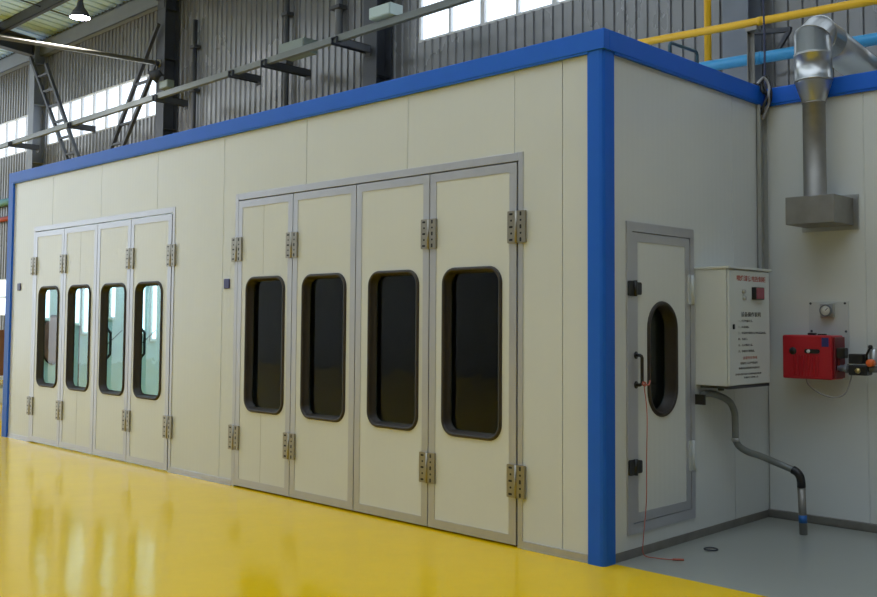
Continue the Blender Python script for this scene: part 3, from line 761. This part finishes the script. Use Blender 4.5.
# ------------------------------------------------------------------ control cabinet
r = thing('control_cabinet', 'cream control cabinet with red display fixed on the booth side wall', 'cabinet', loc=(0.0, 1.4, 1.028))
cy0, cy1, ch, cx = -0.302, 0.303, 0.835, 0.235
b = MB(); b.box(0.0, cx, cy0, cy1, 0.02, ch - 0.012, 0.004); b.box(-0.0, cx + 0.03, cy0 - 0.008, cy1 + 0.02, ch - 0.016, ch, 0.003); b.build('body', 'cabinet', r)
b = MB(); b.box(0.02, cx + 0.01, cy0 + 0.03, cy1, 0.0, 0.02); b.build('bottom_tray', 'steel_d', r)
door = MB(); door.box(cx + 0.003, cx + 0.019, cy0 + 0.006, cy1 - 0.004, 0.024, ch - 0.024, 0.004); door = door.build('door', 'cabinet', r)
def text_mesh(s, size, name, mat, parent, loc, rot, align='LEFT', xs=1.0, bold=0.0):
    cu = bpy.data.curves.new(name, 'FONT'); cu.body = s; cu.size = size; cu.align_x = align; cu.offset = bold; cu.extrude = 0.0006
    t = bpy.data.objects.new(name, cu); COL.objects.link(t)
    dg = bpy.context.evaluated_depsgraph_get(); dg.update()
    me = bpy.data.meshes.new_from_object(t.evaluated_get(dg))
    bpy.data.objects.remove(t)
    me.materials.clear(); me.materials.append(M[mat])
    o = bpy.data.objects.new(name, me); COL.objects.link(o); o.parent = parent
    o.location = loc; o.rotation_euler = rot; o.scale = (xs, 1, 1)
    return o
RX = (PI / 2, 0, PI / 2)      # text on a +x face, reading towards +y
dx = cx + 0.0195
SC_H = ch
def ctext(s, size, y, z, mat, xs=1.0, bold=0.0):
    return text_mesh(s, size, 'lettering', mat, door, (dx, y, z), RX, 'LEFT', xs, bold)
ctext('喷烤漆房电控制柜', 0.042, -0.19, 0.742, 'red_txt', 1.28, 0.0006)
ctext('设备操作说明', 0.036, -0.13, 0.495, 'black_txt', 1.35, 0.0004)
lines = ['一、打开电源开关。', '二、启动风机。', '三、将温度控制器设定到所需温度值。', '四、关闭门。', '五、点火燃烧升温。', '六、停机先关燃烧器。']
for k, s in enumerate(lines): ctext(s, 0.0175, -0.175, 0.456 - 0.0415 * k, 'black_txt', 1.45, 0.0)
ctext('注意安全事项', 0.022, -0.11, 0.2, 'red_txt', 1.6, 0.0)
ctext('非操作人员严禁操作', 0.018, -0.15, 0.165, 'black_txt', 1.6, 0.0)
ctext('检修时必须先断开电源开关', 0.016, -0.17, 0.132, 'black_txt', 1.6, 0.0)
ctext('发现异常情况应当立即停机检查处理', 0.014, -0.22, 0.092, 'black_txt', 1.7, 0.0)
ctext('并通知专业维修人员', 0.014, -0.1, 0.068, 'black_txt', 1.7, 0.0)
b = MB(); b.box(cx + 0.015, cx + 0.05, 0.03, 0.16, 0.612, 0.70, 0.004, 'black'); b.box(cx + 0.05, cx + 0.052, 0.04, 0.155, 0.619, 0.695, 0.0, 'display'); b.build('display', None, door)
b = MB(); b.lathe([(0, 0.02), (0.012, 0.02), (0.016, 0.0), (0, 0)], (cx + 0.018, -0.098, 0.665), axis='x'); b.lathe([(0, 0.02), (0.012, 0.02), (0.016, 0.0), (0, 0)], (cx + 0.018, -0.09, 0.62), axis='x'); b.build('switch', 'galv', door)
b = MB(); b.prism(rrect(-0.25, -0.237, 0.405, 0.44, 0.005, 2), lambda u, v, d: (d, u, v), cx + 0.015, cx + 0.03); b.build('lock', 'black', door)
b = MB(); b.cyl((0.13, -0.19, -0.018), (0.13, -0.19, 0.004), 0.022, n=14); b.build('cable_gland', 'black', r)

# ------------------------------------------------------------------ grey conduit from the cabinet to the floor
r = thing('conduit_pipe', 'grey bent conduit from under the cabinet down to the grey floor', 'conduit', loc=(0.462, 1.748, 0))
def rel(pts, o=(0.462, 1.748, 0)): return [tuple(Vector(p) - Vector(o)) for p in pts]
b = MB(); b.tube(rel(curve_pts([(0.05, 1.10, 0.985), (0.055, 1.2, 0.985), (0.07, 1.30, 0.965), (0.09, 1.405, 0.92), (0.10, 1.455, 0.85), (0.10, 1.468, 0.77), (0.10, 1.47, 0.66)], 8)), 0.024, 14); b.build('upper_conduit', 'conduit', r)
b = MB(); b.tube(rel([(0.10, 1.47, 0.662), (0.10, 1.47, 0.64)]), 0.029, 14); b.build('coupling', 'galv', r)
b = MB(); b.tube(rel(curve_pts([(0.10, 1.47, 0.645), (0.115, 1.50, 0.60), (0.15, 1.56, 0.56), (0.20, 1.64, 0.53), (0.29, 1.72, 0.48), (0.36, 1.745, 0.452), (0.395, 1.748, 0.44)], 8)), 0.024, 14); b.build('lower_conduit', 'conduit', r)
b = MB(); b.tube(rel(curve_pts([(0.39, 1.748, 0.443), (0.42, 1.748, 0.428), (0.442, 1.748, 0.40), (0.45, 1.748, 0.36), (0.451, 1.748, 0.325)], 6)), 0.03, 14); b.build('elbow_joint', 'black', r)
b = MB(); b.tube(rel([(0.451, 1.748, 0.33), (0.462, 1.748, 0.0)]), 0.027, 16); b.build('riser', 'galv_old', r)
b = MB(); b.tube(rel([(0.4575, 1.748, 0.135), (0.4593, 1.748, 0.082)]), 0.0285, 16); b.build('tape_band', 'tape', r)
b = MB(); b.box(-0.462, -0.38, -0.675, -0.66, 0.915, 0.985); b.build('wall_bracket', 'black', r)

# ------------------------------------------------------------------ exhaust duct on the annex wall
X0, Y0 = 0.47, 2.0
r = thing('exhaust_duct', 'galvanised round exhaust duct with square box on the enclosure wall', 'duct', loc=(0.5, Y0, 2.19))
o = Vector((0.5, Y0, 2.19))
b = MB(); b.box(-0.175, 0.18, -0.18, 0.185, 0.0, 0.2, 0.004); b.build('duct_box', 'galv_old', r)
b = MB(); b.box(-0.205, 0.215, 0.165, 0.184, -0.03, 0.228, 0.002); b.build('wall_flange', 'galv', r)
cxx = X0 - 0.5
b = MB(); b.lathe([(0, 0.19), (0.085, 0.19), (0.085, 0.21), (0.08, 0.212), (0.08, 0.893), (0.083, 0.895), (0.083, 0.906), (0, 0.906)], (cxx, 0, 0)); b.build('straight_pipe', 'galv_old', r)
b = MB(); b.lathe([(0.0, 0.904), (0.083, 0.904), (0.087, 0.92), (0.128, 1.05), (0.128, 1.06), (0, 1.06)], (cxx, 0, 0)); b.build('reducer', 'galv', r)
# elbow: vertical section, then short mitred sections turning towards the rear
ER = 0.132
zc = 1.06
b = MB(); b.lathe([(0, zc), (ER + 0.004, zc), (ER + 0.004, zc + 0.012), (ER, zc + 0.014), (ER, zc + 0.19), (ER + 0.004, zc + 0.192), (ER + 0.004, zc + 0.2), (0, zc + 0.2)], (cxx, 0, 0)); b.build('lower_ring', 'galv', r)
pts = [Vector((cxx, *p)) for p in ((0, zc + 0.2), (0, 1.375), (0.10, 1.435), (0.30, 1.418))]
def mitre(parent, pts, rad, n=28, k=0):
    dirs = [(pts[i + 1] - pts[i]).normalized() for i in range(len(pts) - 1)]
    for i in range(len(pts) - 1):
        m = MB(); t = dirs[i]
        n0 = (dirs[i - 1] + t).normalized() if i > 0 else t
        n1 = (dirs[i + 1] + t).normalized() if i < len(dirs) - 1 else t
        u = Vector((1, 0, 0)); w = t.cross(u).normalized()
        def ring(p, nn, rr):
            out = []
            for a in range(n):
                v = (u * math.cos(2 * PI * a / n) + w * math.sin(2 * PI * a / n)) * rr
                out.append(p + v - t * (v.dot(nn) / t.dot(nn)))
            return out
        e = 0.008
        L0, L1 = pts[i], pts[i + 1]
        m.loop_skin([ring(L0, n0, rad * 0.98), ring(L0, n0, rad + 0.004), ring(L0 + t * e, n0, rad + 0.004), ring(L0 + t * e, n0, rad), ring(L1 - t * 0.002, n1, rad), ring(L1 - t * 0.002, n1, rad * 0.98)], smooth=True)
        ob = m.build('elbow_section', 'galv', parent)
mitre(r, pts, ER)
b = MB(); pe = pts[-1]; b.tube([pe + Vector((0, -0.005, 0)), pe + Vector((0, 1.5, -0.18))], ER - 0.004, 28); b.build('rear_run', 'galv', r)

# ------------------------------------------------------------------ burner, plate, gas valves
r = thing('mounting_plate', 'white plate with round dial above the red burner', 'plate', loc=(0.48, D, 1.39))
b = MB(); b.box(-0.145, 0.15, -0.012, 0, -0.32, 0.25, 0.003); b.build('plate', 'white_p', r)
b = MB(); b.box(-0.05, 0.052, -0.04, -0.012, 0.13, 0.235, 0.006); b.build('gauge_housing', 'galv', r)
b = MB(); b.lathe([(0, 0.02), (0.036, 0.02), (0.036, 0.0)], (0.0, -0.04, 0.182), axis=(0, -1, 0), mat='dial'); b.lathe([(0.036, 0.0), (0.036, 0.026), (0.043, 0.026), (0.043, 0)], (0.0, -0.04, 0.182), axis=(0, -1, 0), mat='steel_m')
b.bar((0, -0.062, 0.182), (0.018, -0.062, 0.2), 0.005, 0.003, 'black'); b.build('dial', None, r)
for sx, sz in ((-0.13, 0.235), (0.125, 0.235), (-0.125, 0.03), (0.13, 0.03)):
    b = MB(); b.lathe([(0, 0.008), (0.008, 0.006), (0.009, 0)], (sx, -0.012, sz), axis=(0, -1, 0), n=10); b.build('screw', 'steel_d', r)

r = thing('gas_burner', 'red gas burner mounted on the enclosure wall below the white plate', 'burner', loc=(0.42, D, 1.07))
b = MB(); b.box(-0.18, 0.185, -0.26, -0.05, 0.005, 0.322, 0.012); b.build('housing', 'red', r)
b = MB(); b.box(-0.12, 0.17, -0.05, -0.0, 0.04, 0.29, 0.004); b.build('flange', 'steel_d', r)
b = MB(); b.box(0.186, 0.20, -0.235, -0.06, 0.015, 0.31, 0.004); b.box(0.2, 0.215, -0.2, -0.1, 0.06, 0.17, 0.01); b.build('side_cover', 'red_d', r)
b = MB()
for k in range(9): b.box(-0.09 + 0.022 * k, -0.083 + 0.022 * k, -0.270, -0.258, 0.03, 0.175, 0.002)
b.build('louvre', 'red', r)
b = MB(); b.prism(rrect(-0.012, 0.1, 0.19, 0.222, 0.015, 4), lambda u, v, d: (u, d, v), -0.266, -0.258); b.build('sight_glass', 'black', r)
b = MB(); b.lathe([(0, 0.006), (0.012, 0.005), (0.014, 0)], (0.018, -0.265, 0.206), axis=(0, -1, 0), n=14); b.build('white_button', 'white', r)
b = MB(); b.lathe([(0, 0.006), (0.026, 0.005), (0.028, 0)], (-0.10, -0.259, 0.206), axis=(0, -1, 0), n=18); b.build('knob', 'black', r)
b = MB(); b.box(0.115, 0.165, -0.2635, -0.258, 0.24, 0.305); b.build('rating_label', 'navy', r)
b = MB(); b.box(-0.02, 0.03, -0.19, -0.14, 0.322, 0.338, 0.004); b.box(0.05, 0.11, -0.18, -0.16, 0.322, 0.332); b.build('top_catch', 'black', r)
b = MB(); b.box(0.2, 0.26, -0.22, -0.15, 0.16, 0.235, 0.008); b.build('servo_motor', 'black', r)
b = MB(); b.tube(curve_pts([(-0.03, -0.2, 0.01), (-0.01, -0.2, -0.04), (0.07, -0.2, -0.095), (0.17, -0.2, -0.12), (0.25, -0.2, -0.09), (0.285, -0.19, 0.0), (0.3, -0.18, 0.09)], 8), 0.0055, 8); b.build('cable', 'cable_g', r)

r = thing('gas_valve_train', 'black gas valve block with orange cap right of the red burner', 'valve', loc=(0.78, 2.0, 1.16))
b = MB(); b.box(-0.07, 0.03, -0.05, 0.05, 0.035, 0.105, 0.008); b.box(-0.07, 0.06, -0.055, 0.055, -0.045, 0.028, 0.01); b.build('valve_body', 'black', r)
b = MB(); b.tube([(-0.16, 0, 0.0), (0.44, 0, 0.0), (0.48, 0.012, 0.0), (0.5, 0.04, 0.0), (0.5, D - 2.0, 0.0)], 0.022, 16); b.tube([(-0.11, 0, 0), (-0.09, 0, 0)], 0.034, 8); b.build('pipe', 'steel_m', r)
b = MB(); b.lathe([(0, 0.05), (0.022, 0.05), (0.027, 0.042), (0.027, 0.0), (0, 0)], (0.083, -0.02, 0.045), axis=(0, -1, 0)); b.build('orange_cap', 'orange', r)
b = MB(); b.lathe([(0, 0.012), (0.02, 0.012), (0.02, 0)], (0.0, -0.055, -0.012), axis=(0, -1, 0), n=6); b.build('brass_nut', 'brass', r)
b = MB(); b.tube([(0.04, 0, 0.03), (0.04, 0, 0.1), (0.068, -0.01, 0.15)], 0.008, 10); b.lathe([(0, -0.016), (0.012, -0.012), (0.016, 0), (0.012, 0.012), (0, 0.016)], (0.07, -0.01, 0.155), n=14); b.build('lever', 'black', r)
b = MB(); b.lathe([(0.03, 0), (0.03, 0.1), (0.012, 0.12), (0, 0.12)], (0.085, 0.015, 0.028), n=14); b.build('filter_cup', 'galv', r)
b = MB(); b.box(-0.1, -0.085, -0.01, D - 2.0, -0.02, 0.02); b.build('wall_bracket', 'steel_m', r)

# ------------------------------------------------------------------ pipes above the roofs
YP = 3.2
r = thing('gas_pipe', 'long yellow gas pipe running above the booth roof', 'pipe', loc=(0, YP, 4.15))
b = MB(); za = lambda x: 4.168 - 0.0382 * x - 4.15
b.tube([(-4.5, 0, za(-4.5)), (5.1, 0, za(5.1))], 0.036, 18); b.build('pipe_run', 'yellow', r)
b = MB(); b.tube([(-0.55, 0, za(-0.55)), (-0.50, 0, za(-0.5))], 0.04, 18); b.build('coupling', 'yellow', r)
b = MB(); b.tube([(-1.43, 3.9, 3.3), (-1.43, 3.9, 8.0)], 0.036, 16)
for z in (4.9, 6.2): b.box(-1.48, -1.38, 3.85, 3.95, z, z + 0.04, 0.004)
tag(b.build('gas_riser', 'yellow'), 'vertical yellow pipe standing behind the horizontal yellow pipe', 'pipe')
r = thing('water_pipe', 'light blue pipe running above the roofs behind the duct', 'pipe', loc=(0, YP + 0.1, 3.87))
zb = lambda x: 3.866 - 0.029 * x - 3.87
b = MB(); b.tube([(-4.0, 0, zb(-4.0)), (5.1, 0, zb(5.1))], 0.052, 18); b.build('pipe_run', 'lblue', r)
b = MB(); b.tube([(-0.66, 0, zb(-0.66)), (-0.56, 0, zb(-0.56))], 0.058, 18); b.build('coupling', 'lblue', r)
r = thing('pipe_support', 'galvanised upright post carrying the yellow and blue pipes', 'support', loc=(-0.625, YP, 3.28))
b = MB(); b.box(-0.025, 0.025, 0.036, 0.042, 0, 0.9); b.box(-0.025, -0.019, -0.01, 0.042, 0, 0.85); b.build('post', 'galv_old', r)
b = MB(); b.box(-0.03, 0.08, -0.03, 0.06, 0.83, 0.87, 0.004); b.build('clamp', 'galv_old', r)
b = MB(); b.box(-0.07, 0.07, -0.04, 0.1, 0, 0.006); b.build('base_plate', 'galv', r)
r = thing('hanging_cable', 'thin dark cable hanging straight down to the inner corner of the booth', 'cable', loc=(-0.345, 2.9, 3.3))
b = MB(); b.tube(curve_pts([(0.0, 0, 0.0), (0.004, 0.0, 0.6), (-0.004, 0.0, 1.4), (0.0, 0, 5.2)], 6), 0.009, 8); b.build('line', 'steel_n', r)
b = MB(); b.tube([(0.0, 0, 0.12), (0.0, 0, 0.3)], 0.02, 10); b.build('sleeve', 'steel_n', r)
r = thing('wall_bracket', 'dark triangular bracket fixed to the column behind the duct', 'bracket', loc=(-1.42, 4.75, 4.6))
b = MB(); b.bar((0, -0.0, 0.0), (0.48, 0.0, -0.06), 0.05, 0.05); b.build('arm', 'steel_d', r)
b = MB(); b.bar((0.46, 0, -0.07), (0.28, 0.0, -0.33), 0.04, 0.04); b.bar((0.28, 0.0, -0.33), (0.02, 0.0, -0.33), 0.03, 0.03); b.build('strut', 'steel_d', r)

# ------------------------------------------------------------------ small things
b = MB(); b.tube(curve_pts([(0.052, 0.372, 1.085), (0.056, 0.365, 1.06), (0.070, 0.372, 0.9), (0.066, 0.371, 0.6), (0.066, 0.366, 0.35), (0.05, 0.355, 0.12), (0.05, 0.36, 0.02), (0.12, 0.39, 0.006), (0.2, 0.42, 0.006), (0.26, 0.46, 0.006)], 8), 0.003, 6)
b.tube(curve_pts([(0.055, 0.352, 1.10), (0.06, 0.34, 1.085), (0.062, 0.362, 1.075), (0.058, 0.378, 1.09), (0.052, 0.36, 1.10)], 6), 0.006, 6)
b.tube(curve_pts([(0.058, 0.365, 1.085), (0.065, 0.40, 1.08), (0.06, 0.425, 1.105)], 6), 0.005, 6)
b.tube([(0.215, 0.425, 0.008), (0.27, 0.468, 0.008)], 0.007, 6)
tag(b.build('string', 'string'), 'red string tied to the side door handle and trailing on the floor', 'string')
b = MB(); n = 28
b.tube([(0.238 + 0.042 * math.cos(2 * PI * k / n), 0.86 + 0.042 * math.sin(2 * PI * k / n), 0.006) for k in range(n + 1)], 0.005, 8, caps=False)
tag(b.build('floor_ring', 'steel_d'), 'small dark ring lying on the grey floor beside the booth', 'ring')

# ------------------------------------------------------------------ light
w = bpy.data.worlds.new('world'); SC.world = w; w.use_nodes = True
nt = w.node_tree; bg = nt.nodes['Background']
bg.inputs['Color'].default_value = (0.87, 0.97, 1.06, 1); bg.inputs['Strength'].default_value = 2.05
def area(name, loc, rot, sx, sy, power, col=(1, 1, 1)):
    l = bpy.data.lights.new(name, 'AREA'); l.shape = 'RECTANGLE'; l.size = sx; l.size_y = sy; l.energy = power; l.color = col
    o_ = bpy.data.objects.new(name, l); COL.objects.link(o_); o_.location = loc; o_.rotation_euler = rot; return o_
l = bpy.data.lights.new('lamp_light', 'SPOT'); l.energy = 400; l.spot_size = math.radians(130); l.spot_blend = 0.6; l.shadow_soft_size = 0.17; l.color = (0.95, 0.95, 1)
lo = bpy.data.objects.new('lamp_light', l); COL.objects.link(lo); lo.location = LP + Vector((0, 0, -0.03))

SC.view_settings.view_transform = 'Standard'; SC.view_settings.look = 'None'
SC.view_settings.exposure = 0.12; SC.view_settings.gamma = 1.0; SC.view_settings.use_curve_mapping = False
